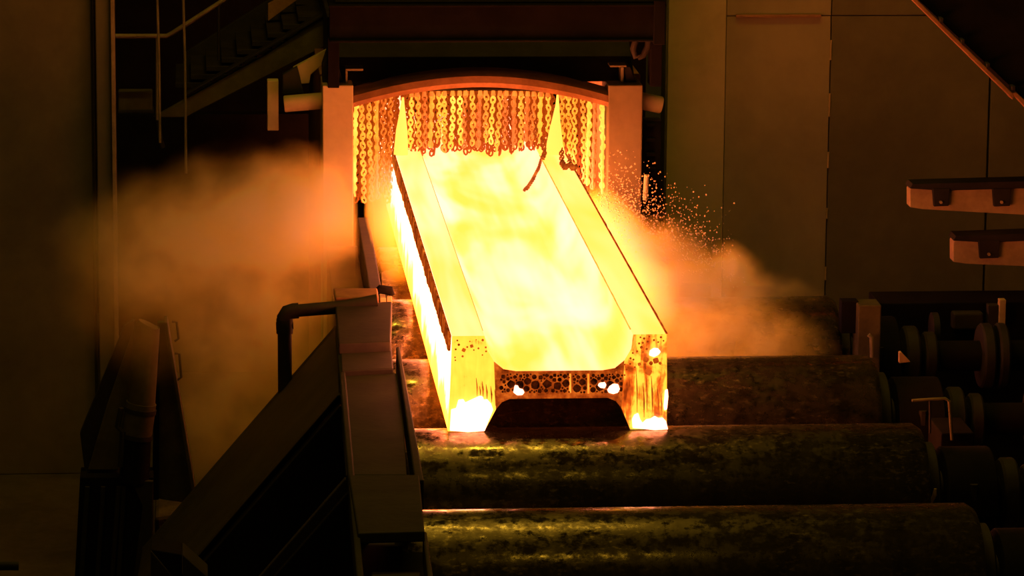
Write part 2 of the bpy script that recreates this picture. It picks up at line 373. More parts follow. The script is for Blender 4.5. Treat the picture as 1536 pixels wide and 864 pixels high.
# blisters of scale: on the web (dark), on the legs (orange spots)
b = MB(); pts = []
def sow(n, x0, x1, y0, y1, r0, r1):
    k = tries = 0
    while k < n and tries < 4000:
        tries += 1
        x = random.uniform(x0, x1); y = random.uniform(y0, y1); r = random.uniform(r0, r1)
        if abs(x-980) < r+5 or abs(x-880) < r+3 or y+r > 446 or y-r < 322: continue
        if all((x-a)**2+(y-c_)**2 > (.92*(r+q))**2 for a, c_, q in pts): pts.append((x, y, r)); k += 1
sow(15, 500, 1130, 378, 424, 27, 39); sow(14, 500, 1130, 370, 425, 20, 28); sow(60, 452, 1180, 330, 436, 12, 18); sow(110, 450, 1185, 326, 440, 6, 10)
for x, y, r in pts:
    q = fr(640+x/4.042, 480+y/4.042); b.dome((q[0], 0, q[2]), r/4.042/364*1.06, .006, 9, 0, .12)
b.build('scale_blister', M_blist, beam, smooth=True, kind='stuff')
b = MB()
for x, y, r in ((195, 150, 10), (186, 124, 7), (176, 178, 8), (225, 182, 16), (273, 158, 14), (246, 164, 8), (286, 182, 6), (314, 172, 8), (340, 122, 10), (358, 166, 8), (360, 190, 8), (338, 212, 6),
                (218, 220, 9), (172, 226, 6), (174, 244, 6), (262, 130, 6), (300, 120, 5),
                (1296, 105, 8), (1318, 112, 9), (1340, 132, 10), (1310, 138, 9), (1288, 142, 9), (1302, 166, 12), (1334, 176, 10), (1378, 122, 9), (1350, 100, 8), (1420, 104, 9), (1436, 126, 7),
                (1404, 134, 7), (1276, 190, 9), (1250, 200, 8), (1236, 232, 9), (1254, 240, 8), (1234, 266, 8), (1262, 286, 8), (1290, 268, 14), (1330, 240, 22), (1360, 262, 16), (1390, 246, 24), (1416, 262, 12), (1346, 316, 26),
                (1310, 194, 9), (1200, 270, 7), (1212, 300, 8), (1180, 310, 8), (1150, 318, 9), (1120, 332, 8), (1200, 334, 8)):
    q = fr(640+x/4.042, 480+y/4.042); b.dome((q[0], 0, q[2]), r/4.042/364, .004, 8, 0, .12)
b.build('scale_spot', M_spot, beam, smooth=True, kind='stuff')
# ridges of scale running down the end face
b = MB()
for x, y0, y1, r in ((300, 350, 460, 3), (336, 370, 470, 4), (360, 390, 480, 4), (388, 400, 500, 4), (412, 420, 520, 3), (320, 400, 460, 3), (1270, 300, 560, 3), (1312, 380, 590, 4), (1330, 350, 560, 3), (1362, 340, 560, 4), (1398, 400, 560, 3), (1420, 440, 580, 3), (1228, 360, 520, 3)):
    a, d = fr(640+x/4.042, 480+y0/4.042), fr(640+(x+6)/4.042, 480+y1/4.042)
    b.tube([(a[0], -.001, a[2]), ((a[0]+d[0])/2+.002, -.002, (a[2]+d[2])/2), (d[0], -.001, d[2])], [.001, r/4.042/364*1.4, .001], 5)
b.build('scale_ridge', M_spot, beam, kind='stuff')
b = MB()
for x, y0, y1 in ((980, 326, 444), (870, 326, 440), (1262, 100, 210)):
    a, d = fr(640+x/4.042, 480+y0/4.042), fr(640+x/4.042, 480+y1/4.042); b.tube([(a[0], -.001, a[2]), (d[0], -.001, d[2])], .0045, 6)
b.build('hot_crack', M_edge, beam, kind='stuff')

# ================================================================== ROLLERS
RR = .30; PITCH = 1.345; YR = .03
ends = {-1: 1478, 0: 1394, 1: 1322, 2: 1262, 3: 1003, -2: 1560}
labels = {-2: 'dark steel roller nearest the camera, below the picture edge', -1: 'dark scuffed roller nearest the camera with broken yellow highlights',
          0: 'steel roller carrying the near end of the glowing beam', 1: 'dark roller just behind the near end of the beam',
          2: 'third roller from the front, veiled by orange steam', 3: 'farthest roller, next to the chain curtain'}
for k in range(-1, 4):
    yc = YR+k*PITCH; xe = at(ends[k], 650-k*100, Y=yc-.2).x; x0 = -.73 if k < 3 else -.575
    t = thing('steel_roller', labels[k], 'roller', ((x0+xe)/2, yc, -RR), 'table rollers under the beam')
    MB().tube([(x0, yc, -RR-.001), (x0+.02, yc, -RR-.001), (xe-.03, yc, -RR-.001), (xe, yc, -RR-.001)], [RR-.02, RR, RR, RR-.02], 96).build('barrel', M_roller, t, smooth=True)
    MB().tube([(xe-.002, yc, -RR), (xe+.05, yc, -RR), (xe+.06, yc, -RR)], [.22, .22, .2], 40).build('end_collar', M_olive_d, t, smooth=True)
    MB().cyl((xe+.05, yc, -RR), (xe+.24, yc, -RR), .10, 32).build('journal', M_olive_d, t, smooth=True)
    if k == 3: continue
    # bearing block right of each roller
    u = thing('bearing_block', 'dark bearing block at the end of ' + {-1: 'the nearest roller', 0: 'the roller under the beam end', 1: 'the roller behind the beam end', 2: 'the steam veiled third roller', 3: 'the farthest roller'}[k], 'bearing', (xe+.19, yc, -1.4), 'bearing blocks')
    hb = .17
    MB().box(xe+.10, xe+.29, yc-.20, yc+.20, -1.399, -RR-.05).build('pedestal', M_black, u, .012)
    pr = [(xe+.09, yc+.22*math.cos(a), -RR+.22*math.sin(a)*.9) for a in [math.pi*i/10 for i in range(11)]] + [(xe+.09, yc-.22, -RR-.05), (xe+.09, yc+.22, -RR-.05)]
    MB().prism(pr, (.21, 0, 0)).build('cap', M_black, u, .006, True)
    for s in (-1, 1):
        MB().cyl((xe+.195, yc+s*.20, -RR+.02), (xe+.195, yc+s*.20, -RR+.09), .018, 6).build('bolt', M_olive_d, u)
    # spindle behind it
    d = thing('drive_spindle', 'dark drive spindle with couplings turning ' + {-1: 'the nearest roller', 0: 'the roller under the beam end', 1: 'the roller behind the beam end', 2: 'the steam veiled third roller', 3: 'the farthest roller'}[k], 'spindle', (xe+.6, yc, -RR), 'drive spindles')
    MB().cyl((xe+.25, yc, -RR), (xe+1.9, yc, -RR), .075, 24).build('shaft', M_black, d, smooth=True)
    for q, rad, wd in ((.34, .15, .07), (.44, .12, .06), (.72, .16, .06), (.80, .16, .05), (1.25, .13, .12)):
        MB().tube([(xe+q, yc, -RR), (xe+q+.01, yc, -RR), (xe+q+wd-.01, yc, -RR), (xe+q+wd, yc, -RR)], [rad-.01, rad, rad, rad-.01], 24).build('coupling', M_dark, d, smooth=True)

# ================================================================== HOOD with chain curtain
YC = 4.6
def hp(px, py, Y=YC): return at(px, py, Y=Y)
hood = thing('spray_hood', 'dark steel hood with arched lip over the glowing beam', 'hood', (0, YC, -1.4))
def boxpx(x0, y0, x1, y1, Y, dep, name, mat, parent, bevel=.006, zmin=None):
    a, b_ = at(x0, y0, Y=Y), at(x1, y1, Y=Y); a2 = at(x0, y1, Y=Y)
    xa, xb = (a.x+a2.x)/2, b_.x
    return MB().box(min(xa, xb), max(xa, xb), Y, Y+dep, b_.z if zmin is None else zmin, a.z).build(name, mat, parent, bevel)
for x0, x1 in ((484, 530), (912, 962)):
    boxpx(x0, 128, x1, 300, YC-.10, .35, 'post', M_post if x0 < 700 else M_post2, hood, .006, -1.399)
# arched lip (tube-like bent plate between the posts)
xa, xb = hp(529, 140).x, hp(913, 140).x
arc = []
N = 28
for i in range(N+1):
    u = i/N; px = 529+(913-529)*u; s = (2*u-1); py = 107+30*(abs(s)**1.9)
    q = hp(px, py, YC-.02); arc.append(Vector((q.x, YC-.02, q.z-.035)))
b = MB()
for i in range(N):
    for prof_i in range(1): pass
vv = []; fs = []
cs = [(-.06, -.040), (-.078, -.014), (-.07, .020), (-.04, .038), (.12, .04), (.12, -.025), (-.02, -.036)]
for p in arc: vv += [(p.x, p.y+a, p.z+c_) for a, c_ in cs]
m = len(cs)
for i in range(N):
    for k in range(m): fs.append((i*m+k, i*m+(k+1) % m, (i+1)*m+(k+1) % m, (i+1)*m+k))
fs += [tuple(range(m)), tuple(N*m+k for k in range(m))]
MB().add(vv, fs).build('arched_lip', M_rust, hood, 0, True)
# hood body: sloping front over the lip, roof, back, cheeks
zt_, zl = hp(700, 62).z, hp(700, 118).z
x0, x1 = hp(497, 100).x, hp(955, 100).x
MB().prism([(x0, YC+.06, hp(700, 126).z), (x0, YC+.55, zt_+.05), (x0, YC+2.4, zt_+.05), (x0, YC+2.4, zl-.02), (x0, YC+.10, zl-.02)], (x1-x0, 0, 0)).build('hood_body', M_dark, hood, .008)
MB().box(x0-.05, x0+.02, YC+.26, YC+2.4, -1.39, zl-.02).build('cheek', M_rust, hood, .006)
MB().box(x1-.02, x1+.05, YC+.26, YC+2.4, -1.39, zl-.02).build('cheek', M_rust, hood, .006)
a, b_ = hp(518, 103, YC-.03), hp(545, 104, YC-.03)
MB().box(a.x, b_.x, YC-.03, YC+.1, a.z-.012, a.z).build('angle_lug', M_rod, hood, .003)
MB().box(a.x, a.x+.012, YC-.03, YC+.1, a.z-.09, a.z-.012).build('angle_lug', M_rod, hood, .003)
a, b_ = hp(915, 98, YC-.03), hp(940, 98, YC-.03)
MB().box(a.x, b_.x, YC-.03, YC+.08, a.z-.010, a.z).build('angle_lug', M_rod, hood, .003)
MB().box(b_.x-.03, b_.x-.014, YC-.03, YC+.08, a.z-.09, a.z-.010).build('angle_lug', M_rod, hood, .003)
MB().prism([tuple(hp(945, 100, YC)), tuple(hp(957, 128, YC)), tuple(hp(940, 128, YC)), tuple(hp(936, 100, YC))], (0, .3, 0)).build('gusset', M_dark, hood, .003)
# stub shafts each side
a, b_ = hp(426, 156, YC+.05), hp(484, 151, YC+.05)
MB().tube([a, a+(b_-a)*.03, b_+(b_-a)*.1], [.040, .044, .044], 24).build('stub_shaft', M_post, hood, smooth=True)
a, b_ = hp(961, 151, YC+.1), hp(993, 158, YC+.1)
MB().tube([a-(b_-a)*.1, a+(b_-a)*.94, b_], [.046, .046, .040], 24).build('stub_shaft', M_post, hood, smooth=True)
# tapered bracket above the left post and bent plate behind it
MB().prism([tuple(hp(*q, YC)) for q in ((494, 66), (501, 64), (504, 86), (516, 127), (484, 127), (483, 98))], (0, .10, 0)).build('bracket_plate', M_olive, hood, .004)
MB().prism([tuple(hp(*q, YC+.2)) for q in ((440, 102), (496, 72), (496, 92), (482, 98), (466, 112), (464, 125), (452, 126), (448, 108), (440, 108))], (0, .06, 0)).build('bent_plate', M_post, hood, .003)
MB().prism([tuple(hp(*q, YC+.15)) for q in ((424, 112), (446, 100), (452, 126), (456, 140), (424, 142))], (0, .05, 0)).build('lug_plate', M_olive, hood, .003)
boxpx(401, 121, 418, 196, YC+.25, .08, 'side_strut', M_post, hood, .004)
# dark slotted stuff right of the right post
boxpx(966, 180, 990, 300, YC+.35, .1, 'side_rack', M_dark, hood, .004, -1.39)
for i in range(5):
    a = hp(969, 185+i*22, YC+.33); MB().box(a.x, a.x+.05, YC+.31, YC+.36, a.z-.02, a.z).build('rack_tooth', M_olive_d, hood, .003)
MB().tube([hp(970, 262, YC-.2), hp(968, 300, YC-.2)], .014, 10).build('spray_nozzle', M_post, hood)

# cross girder above
g = thing('cross_girder', 'dark horizontal girder spanning above the arched hood', 'girder', (0, YC-.15, 1.0))
a, b_ = at(494, 10, Y=YC-.25), at(996, 60, Y=YC-.25)
MB().box(a.x, b_.x, YC-.25, YC-.21, at(740, 60, Y=YC-.25).z, at(740, 9, Y=YC-.25).z).build('web_plate', M_black, g, .004)
MB().box(a.x-.005, b_.x+.005, YC-.29, YC+.1, at(740, 9, Y=YC-.25).z, at(740, 6, Y=YC-.25).z).build('top_flange', M_black, g, .003)
MB().box(a.x, b_.x, YC-.28, YC+.1, at(740, 62, Y=YC-.25).z, at(740, 59, Y=YC-.25).z).build('bottom_flange', M_black, g, .003)
MB().box(a.x+.03, b_.x, YC-.22, YC-.18, at(740, 5, Y=YC-.25).z, at(740, -60, Y=YC-.25).z).build('upper_plate', M_olive_d, g, .004)
MB().box(b_.x-.06, b_.x, YC-.30, YC-.25, at(740, 66, Y=YC-.25).z, at(740, 0, Y=YC-.25).z).build('end_plate', M_black, g, .004)
for px in (500, 985):
    q = at(px, 30, Y=YC-.1); MB().box(q.x-.03, q.x+.03, YC-.12, YC+.02, hp(740, 126).z, q.z).build('hanger', M_black, hood, .004)
hk = thing('lifting_hook', 'small dark double hook hanging below the girder end', 'hook', tuple(hp(960, 62, YC-.2)))
for pts in (((955, 56), (950, 74), (953, 85), (962, 82)), ((973, 54), (972, 70), (964, 84), (957, 88))):
    MB().tube([hp(x, y, YC-.2) for x, y in pts], [.018, .018, .016, .010], 10).build('prong', M_dark, hk, smooth=True)
MB().box(hp(950, 60, YC).x, hp(977, 60, YC).x, YC-.225, YC-.175, hp(960, 62, YC-.2).z, hp(960, 54, YC-.2).z).build('hook_plate', M_dark, hk, .004)

# chain curtain
cur = thing('chain_curtain', 'curtain of glowing hanging chains closing the hood mouth', 'curtain', (0, YC, hp(720, 145).z))
def link_ring(c, L, W_, r, flip, b, tilt=0.0):
    """one oval chain link hanging in plane XZ (or YZ when flip)"""
    n = 8; path = []
    for i in range(n):
        a = 2*math.pi*i/n; u = math.cos(a)*W_/2; v = math.sin(a)*L/2
        if abs(math.sin(a)) > .9: u *= 1
        path.append((c[0]+(0 if flip else u)+tilt*v, c[1]+(u if flip else 0), c[2]+v))
    b.tube(path, r, 5, closed=True)
def strand(x, y, z0, z1, flat, name, mat, wob, bar=False):
    b = MB(); p = .0255*random.uniform(.93, 1.08); z = z0-random.uniform(0, .02); i = 0; lean = random.uniform(-.012, .012)
    if bar: b.tube([(x+lean*k*.2, y-.002, z0+(z1-z0)*k/5) for k in range(6)], [.0085, .008, .0085, .008, .0085, .006], 7)
    while z > z1:
        xo = wob*1.6*noise.noise((x*40, z*7, y))+lean*(z0-z)/(z0-z1+.01)
        link_ring((x+xo, y, z), random.uniform(.032, .039), random.uniform(.019, .0245), .0052, (i % 2 == 1) if not flat else (i % 2 == 0), b, random.uniform(-.25, .25))
        z -= p; i += 1
    return b.build(name, mat, cur, smooth=True)
def ctop(px): s = (2*(px-530)/378-1); return 141+9*abs(s)**2.2
def cbot(px):
    if px < 590: return 300-(590-px)*.2 + 12*math.sin(px*.5)
    if px < 608: return 232
    if px < 842: return 219+6*math.sin(px*.37)+3*math.sin(px*1.3)
    if px < 866: return 222+(px-842)*1.9
    return 268+(px-866)*.6
n_s = 37
for i in range(n_s):
    px = 534+(904-534)*i/(n_s-1)+random.uniform(-1.2, 1.2)
    if 596 < px < 606 or 829 < px < 838: continue
    a = hp(px, ctop(px)); c_ = hp(px, cbot(px))
    mid = 1-abs(px-720)/190
    roll = random.random()
    mt = M_links[0] if roll < .12+.38*mid else (M_links[1] if roll < .72 else M_links[2])
    strand(a.x, YC, a.z, c_.z, mt is M_links[0] or roll > .9, 'chain_strand', mt, .006, min(abs(px-q) for q in (536, 549, 562, 649, 718, 776, 795, 810, 884, 896, 905)) < 5.2)
    q = MB().dome((a.x, YC-.012, a.z+.008), .014, .014, 8); 
    MB().tube([(a.x, YC-.012, a.z+.02), (a.x, YC-.014, a.z-.006)], [.010, .013], 8).build('hanger_pin', M_emb, cur, smooth=True)
for row, (dy, dz) in enumerate(((.06, .02), (.12, .03), (.19, .035), (.27, .04))):
    for i in range(n_s-1):
        px = 534+(5 if row % 2 == 0 else 0)+(897-534)*i/(n_s-1)+random.uniform(-1.5, 1.5)
        if 598 < px < 604 or 830 < px < 837: continue
        a = hp(px, ctop(px)-5, YC+dy); c_ = hp(px, min(cbot(px)+4, 300), YC+dy)
        strand(a.x, YC+dy, a.z+dz, c_.z, i % 2 == 0, 'chain_strand', M_back, .008)
MB().tube([hp(534, 142, YC+.05), hp(650, 133, YC+.05), hp(790, 133, YC+.05), hp(906, 143, YC+.05)], .012, 8).build('hanger_rail', M_dark, cur)
# loose chain end dragged over the web and flange
def drag(pts, r=.008):
    b = MB(); pts = [Vector(p) for p in pts]; P = []
    for i in range(len(pts)-1):
        for k in range(6): P.append(pts[i].lerp(pts[i+1], k/6))
    for i, p in enumerate(P): link_ring((p.x, p.y, p.z), .026, .020, .0045, i % 2, b, .3)
    return b.build('loose_chain', M_crust, cur, smooth=True)
def onbeam(px, py, lift=.006):
    top = prof[:12]; z = .405
    while z > .254:
        p = at(px, py, Z=z)
        for (xa, za), (xb, zb) in zip(top, top[1:]):
            if xa <= p.x <= xb and p.z <= za+(zb-za)*(p.x-xa)/max(1e-6, xb-xa)+lift: return p
        z -= .003
    return at(px, py, Z=.254+lift)
drag([hp(803, 195), hp(812, 212), hp(818, 226, YC-.05), onbeam(813, 240), onbeam(810, 250), onbeam(805, 260), onbeam(799, 271), onbeam(793, 280), onbeam(786, 287)])
drag([hp(833, 160), hp(826, 195), hp(820, 220, YC-.02)])
drag([hp(842, 222), at(843, 244, Z=.42), at(848, 252, Z=.415), at(852, 248, Z=.415)])
drag([hp(852, 235), at(855, 247, Z=.415), at(860, 253, Z=.415), at(864, 250, Z=.415)])

# flames licking up where the flanges meet the curtain
def flame(label, pix, Y):
    b = MB(); vv = []; fs = []; seg = 10
    for i, (xl_, xr_, py) in enumerate(pix):
        a, c_ = hp(xl_, py, Y), hp(xr_, py, Y); m_ = (a+c_)/2; r = (c_.x-a.x)/2
        vv += [(m_.x+r*math.cos(2*math.pi*k/seg), Y+.7*r*math.sin(2*math.pi*k/seg), m_.z) for k in range(seg)]
    n = len(pix)
    for i in range(n-1):
        for k in range(seg): fs.append((i*seg+k, i*seg+(k+1) % seg, (i+1)*seg+(k+1) % seg, (i+1)*seg+k))
    fs += [tuple(range(seg)), tuple((n-1)*seg+k for k in range(seg))]
    return tag(b.add(vv, fs).build('flame', M_flame, None, 0, True), label, 'flame')
flame('pale yellow flame licking up between chains over the shadowed crusted flange', [(590, 612, 236), (592, 612, 215), (594, 611, 195), (598, 609, 175), (601, 607, 158), (603, 606, 146)], YC-.05)
flame('yellow flame licking up between chains beside the bare clean flange', [(818, 850, 236), (820, 844, 215), (824, 842, 195), (829, 840, 175), (833, 839, 158), (835, 838, 142)], YC-.05)

# ================================================================== SIDE GUIDE TABLE (near, dark, left of the beam)
ZT = .12
gt = thing('guide_table', 'grimy olive guide table beside the beam, with stepped top plates', 'table', tuple(Vector((-.9, 0, -1.4))))
def tz(px, py, z=ZT): return at(px, py, Z=z)
def plate(pix, z, th, name, mat, bevel=.006):
    return MB().prism([tuple(tz(x, y, z)) for x, y in pix], (0, 0, -th)).build(name, mat, gt, bevel)
plate([(519, 712), (610, 712), (606, 640), (596, 560), (512, 560), (515, 640)], ZT, .05, 'top_plate', M_olive)
plate([(523, 712), (629, 712), (637, 797), (537, 800)], ZT+.035, .04, 'cover_plate', M_olive)
plate([(512, 556), (590, 552), (586, 500), (509, 500)], ZT+.025, .06, 'top_plate', M_olive_d)
plate([(508, 515), (586, 512), (588, 452), (503, 456)], ZT+.07, .10, 'end_block', M_olive_d)
plate([(503, 446), (568, 446), (566, 432), (500, 432)], ZT+.10, .03, 'end_cap', M_rust)
# rims
plate([(503, 490), (512, 490), (549, 900), (538, 900)], ZT+.02, .12, 'left_rim', M_olive)
plate([(594, 520), (600, 520), (636, 720), (622, 720)], ZT+.02, .12, 'right_rim', M_olive)
plate([(634, 797), (640, 797), (655, 900), (645, 900)], ZT+.00, .12, 'right_rim', M_olive_d)
plate([(536, 806), (640, 806), (652, 900), (548, 900)], ZT-.22, .04, 'recess_floor', M_black)
plate([(556, 857), (631, 857), (634, 900), (560, 900)], ZT-.10, .05, 'inner_ledge', M_olive)
# lit end plates and knob
for x0, x1, top in ((570, 579, 447), (580, 588, 446)):
    a, b_ = at(x0, top, Y=2.15), at(x1, 485, Y=2.15); MB().box(a.x, b_.x, 2.15, 2.25, b_.z, a.z).build('end_plate', M_post, gt, .003)
a = at(576, 440, Y=2.2); MB().tube([(a.x-.035, 2.2, a.z+.005), (a.x-.02, 2.2, a.z+.02), (a.x+.03, 2.2, a.z+.012), (a.x+.038, 2.2, a.z-.01)], [.016, .022, .022, .014], 10).build('knob', M_black, gt, smooth=True)
# body below the top
bl0, bl1, br0, br1 = tz(540, 900, 0), tz(506, 500, 0), tz(648, 900, 0), tz(588, 500, 0)
MB().prism([(bl0.x+.01, bl0.y, ZT-.27), (-.75, br0.y, ZT-.27), (-.75, br1.y, ZT-.07), (bl1.x+.01, bl1.y, ZT-.07)], (0, 0, -1.1)).build('table_body', M_dark, gt, .006)
# gusset ribs down the left, with a sloping cover over the rear pair
def rib(px, py, name, mat, dep=.05, w0=.10):
    q = tz(px, py, ZT-.02)
    x1 = q.x+.10; z1 = q.z
    pts = [(x1, q.y, z1), (x1-w0-.02, q.y, z1), (x1-w0-.92, q.y, z1-1.05), (x1-w0-.92, q.y, -1.39), (x1, q.y, -1.39)]
    MB().prism(pts, (0, dep, 0)).build(name, mat, gt, .004)
    return pts
r1 = rib(494, 488, 'gusset_rib', M_olive_d, .06, .04)
r2 = rib(500, 592, 'gusset_rib', M_dark, .04, .06)
r3 = rib(506, 606, 'gusset_rib', M_black, .04, .06)
r4 = rib(510, 719, 'gusset_rib', M_dark, .04, .06)
r5 = rib(514, 740, 'gusset_rib', M_black, .04, .06)
for (ra, rb, mat) in ((r1, r2, M_olive_d),):
    a0, a1, b0, b1 = map(Vector, (ra[1], ra[2], rb[1], rb[2]))
    t_ = Vector((.02, 0, -.02))
    MB().hexa([b0+t_, a0+t_, a1+t_, b1+t_, b0, a0, a1, b1]).build('sloped_cover', mat, gt, .003)
MB().prism([tuple(at(x, y, Y=.4)) for x, y in ((508, 662), (514, 662), (516, 690), (508, 688))], (0, .04, 0)).build('side_tab', M_olive, gt, .003)

# far guard plate that carries on towards the hood
gp = thing('guard_plate', 'dark upright guard plate between the drifting smoke and the beam', 'guard', (-.75, 3.3, -1.4))
q0, q1 = at(571, 424, Z=.10), at(546, 285, Z=.10)
q1 = q0.lerp(q1, (4.40-q0.y)/(q1.y-q0.y)); q0 = q1.lerp(q0, (4.40-2.35)/(4.40-q0.y))
MB().hexa([(q0.x-.06, q0.y, -1.39), (q0.x, q0.y, -1.39), (q1.x, q1.y, -1.39), (q1.x-.06, q1.y, -1.39), (q0.x-.06, q0.y, .10), (q0.x, q0.y, .10), (q1.x, q1.y, .10), (q1.x-.06, q1.y, .10)]).build('plate', M_dark, gp, .006)
MB().hexa([(q0.x-.22, q0.y, -1.39), (q0.x-.061, q0.y, -1.39), (q1.x-.061, q1.y, -1.39), (q1.x-.22, q1.y, -1.39), (q0.x-.22, q0.y, -.05), (q0.x-.061, q0.y, -.05), (q1.x-.061, q1.y, -.05), (q1.x-.22, q1.y, -.05)]).build('ledge', M_dark, gp, .006)

# bent pipe standing by the table
pp = thing('elbow_pipe', 'sooty bent pipe with flanged elbow rising beside the guide table', 'pipe', tuple(at(428, 560, Y=1.7)))
YP = 1.7
MB().cyl(at(428, 700, Y=YP), at(427, 494, Y=YP), .032, 20).build('riser', M_olive_d, pp, smooth=True)
MB().cyl(at(427, 500, Y=YP), at(427, 478, Y=YP), .038, 20).build('socket', M_olive_d, pp, smooth=True)
el = [at(427, 486, Y=YP), at(427, 476, Y=YP), at(431, 469, Y=YP), at(440, 466.5, Y=YP), at(448, 466, Y=YP)]
MB().tube(el, [.036]*5, 20).build('elbow', M_olive_d, pp, smooth=True)
MB().tube([at(414, 489, Y=YP), at(440, 488, Y=YP)], [.018, .018], 12).build('clamp', M_dark, pp, smooth=True)
MB().tube([at(446, 466, Y=YP), at(520, 460, Y=YP), at(566, 452, Y=YP)], [.029, .030, .034], 20).build('run', M_olive_d, pp, smooth=True)

# ================================================================== HYDRAULIC COLUMN far left
YT = 1.95
hc = thing('guide_column', 'dark tapered column with a hydraulic cylinder half hidden in smoke', 'column', tuple(Vector((at(215, 700, Y=YT).x, YT, -1.4))))
def pxpoly(pts, Y, d, name, mat, parent, bevel=.004): return MB().prism([tuple(at(x, y, Y=Y)) for x, y in pts], (0, d, 0)).build(name, mat, parent, bevel)
MB().tube([at(223, 486, Y=YT), at(221, 490, Y=YT), at(212, 605, Y=YT)], [.050, .058, .064], 28).build('piston_sleeve', M_tower, hc, smooth=True)
MB().tube([at(212, 604, Y=YT), at(205, 650, Y=YT)], [.070, .072], 28).build('collar', M_tower, hc, smooth=True)
MB().tube([at(205, 649, Y=YT), at(202, 722, Y=YT)], [.068, .068], 28).build('cylinder', M_black, hc, smooth=True)
for y0, xc, r in ((612, 211, .074), (650, 205, .076)):
    a, b_ = at(xc, y0, Y=YT), at(xc-1, y0+7, Y=YT); MB().tube([a, b_], [r, r], 24).build('band', M_olive_d, hc, smooth=True)
MB().tube([at(182, 612, Y=YT-.05), at(176, 640, Y=YT-.05), at(184, 648, Y=YT-.05), at(181, 700, Y=YT-.05)], .013, 8).build('hose', M_olive_d, hc, smooth=True)
pxpoly([(198, 482), (202, 482), (186, 600), (176, 700), (128, 715), (120, 650), (186, 490)], YT+.10, .05, 'left_plate', M_dark, hc)
pxpoly([(204, 484), (207, 484), (190, 610), (178, 705), (132, 705), (160, 610)], YT+.06, .03, 'left_web', M_tower, hc)
pxpoly([(236, 484), (246, 484), (289, 735), (282, 755), (236, 748)], YT+.16, .05, 'right_plate', M_tower, hc)
pxpoly([(232, 500), (240, 500), (238, 750), (228, 750)], YT+.12, .03, 'dark_web', M_black, hc)
pxpoly([(246, 484), (251, 484), (295, 745), (289, 750)], YT+.10, .16, 'right_flange', M_tower, hc)
for y0, y1, x0 in ((482, 512, 258), (530, 570, 262)):
    MB().tube([at(x0, y0, Y=YT+.15), at(x0+7, y0+1, Y=YT+.15), at(x0+10, y1-4, Y=YT+.15), at(x0+4, y1, Y=YT+.15)], .006, 8).build('grab_handle', M_tower, hc, smooth=True)
pxpoly([(120, 716), (230, 716), (228, 985), (106, 985)], YT-.02, .2, 'base_body', M_black, hc)
for x0, x1, mat in ((131, 126, M_olive), (155, 150, M_olive_d), (178, 172, M_olive_d), (186, 182, M_dark)):
    a, b_ = at(x0, 730, Y=YT-.04), at(x1-6, 900, Y=YT-.04); MB().tube([a, b_], [.012, .012], 8).build('guide_rod', mat, hc, smooth=True)
pxpoly([(196, 720), (230, 722), (228, 900), (196, 900), (214, 760)], YT-.05, .03, 'base_cheek', M_olive_d, hc)
# block, small frame and black wedge at its foot
pb_ = thing('concrete_plinth', 'low rough plinth at the foot of the dark column', 'plinth', tuple(at(275, 800, Y=YT+.5)))
pxpoly([(232, 775), (322, 762), (322, 960), (232, 960)], YT+.4, .5, 'block', M_conc, pb_, .02)
MB().tube([at(285, 771, Y=YT+.45), at(318, 766, Y=YT+.45), at(324, 772, Y=YT+.45), at(322, 815, Y=YT+.45)], .014, 10).build('pipe_loop', M_olive_d, pb_, smooth=True)
wg = thing('wedge_box', 'small black faced wedge box on the floor below the plinth', 'box', tuple(at(265, 860, Y=-.2)))
pxpoly([(226, 824), (273, 832), (273, 900), (226, 900)], -.2, .2, 'body', M_black, wg)
pxpoly([(226, 826), (272, 880), (226, 900)], -.22, .018, 'front_plate', M_olive_d, wg)
pxpoly([(274, 832), (312, 866), (312, 900), (274, 900)], -.22, .2, 'side_plate', M_olive_d, wg)
rod = MB().tube([at(-10, 849, Y=-.6), at(28, 849, Y=-.6)], .018, 12).build('pipe_end', M_olive, None, smooth=True)
tag(rod, 'short olive pipe end poking in low beside the dark floor', 'pipe')

# ================================================================== STAIRS and rails behind, left
YS = 6.2
st = thing('steel_staircase', 'dark steel staircase climbing behind the smoke', 'staircase', (-1.6, YS, -1.4))
def spoly(pts, Y, d, name, mat, parent): return pxpoly(pts, Y, d, name, mat, parent, .004)
spoly([(494, 18), (494, 66), (278, 176), (230, 176), (280, 148), (400, 82)], YS-.3, .05, 'stringer', M_tower, st)
spoly([(494, 14), (494, 20), (398, 76), (280, 143), (276, 143)], YS-.33, .10, 'stringer_flange', M_dark, st)
spoly([(450, -30), (494, -30), (494, 0), (276, 130), (276, 80)], YS+.6, .05, 'stringer', M_dark, st)
for i in range(9):
    x, y = 290+i*23, 128-i*12.5
    a = at(x, y, Y=YS-.2); MB().box(a.x-.10, a.x+.10, YS-.2, YS+.55, a.z-.015, a.z+.015).build('tread', M_dark, st, .003)
hr = thing('handrail', 'olive handrail running level then climbing with the stairs', 'handrail', tuple(at(175, 54, Y=YS-.5)))
MB().tube([at(168, 54, Y=YS-.5), at(240, 54, Y=YS-.5), at(250, 54, Y=YS-.5), at(258, 50, Y=YS-.5), at(370, -22, Y=YS-.5)], .013, 12).build('rail', M_rod, hr, smooth=True)
MB().tube([at(236, 54, Y=YS-.5), at(236, 180, Y=YS-.5)], .010, 10).build('baluster', M_rod, hr, smooth=True)
MB().tube([at(328, 6, Y=YS-.5), at(328, 90, Y=YS-.5)], .008, 10).build('baluster', M_dark, hr, smooth=True)
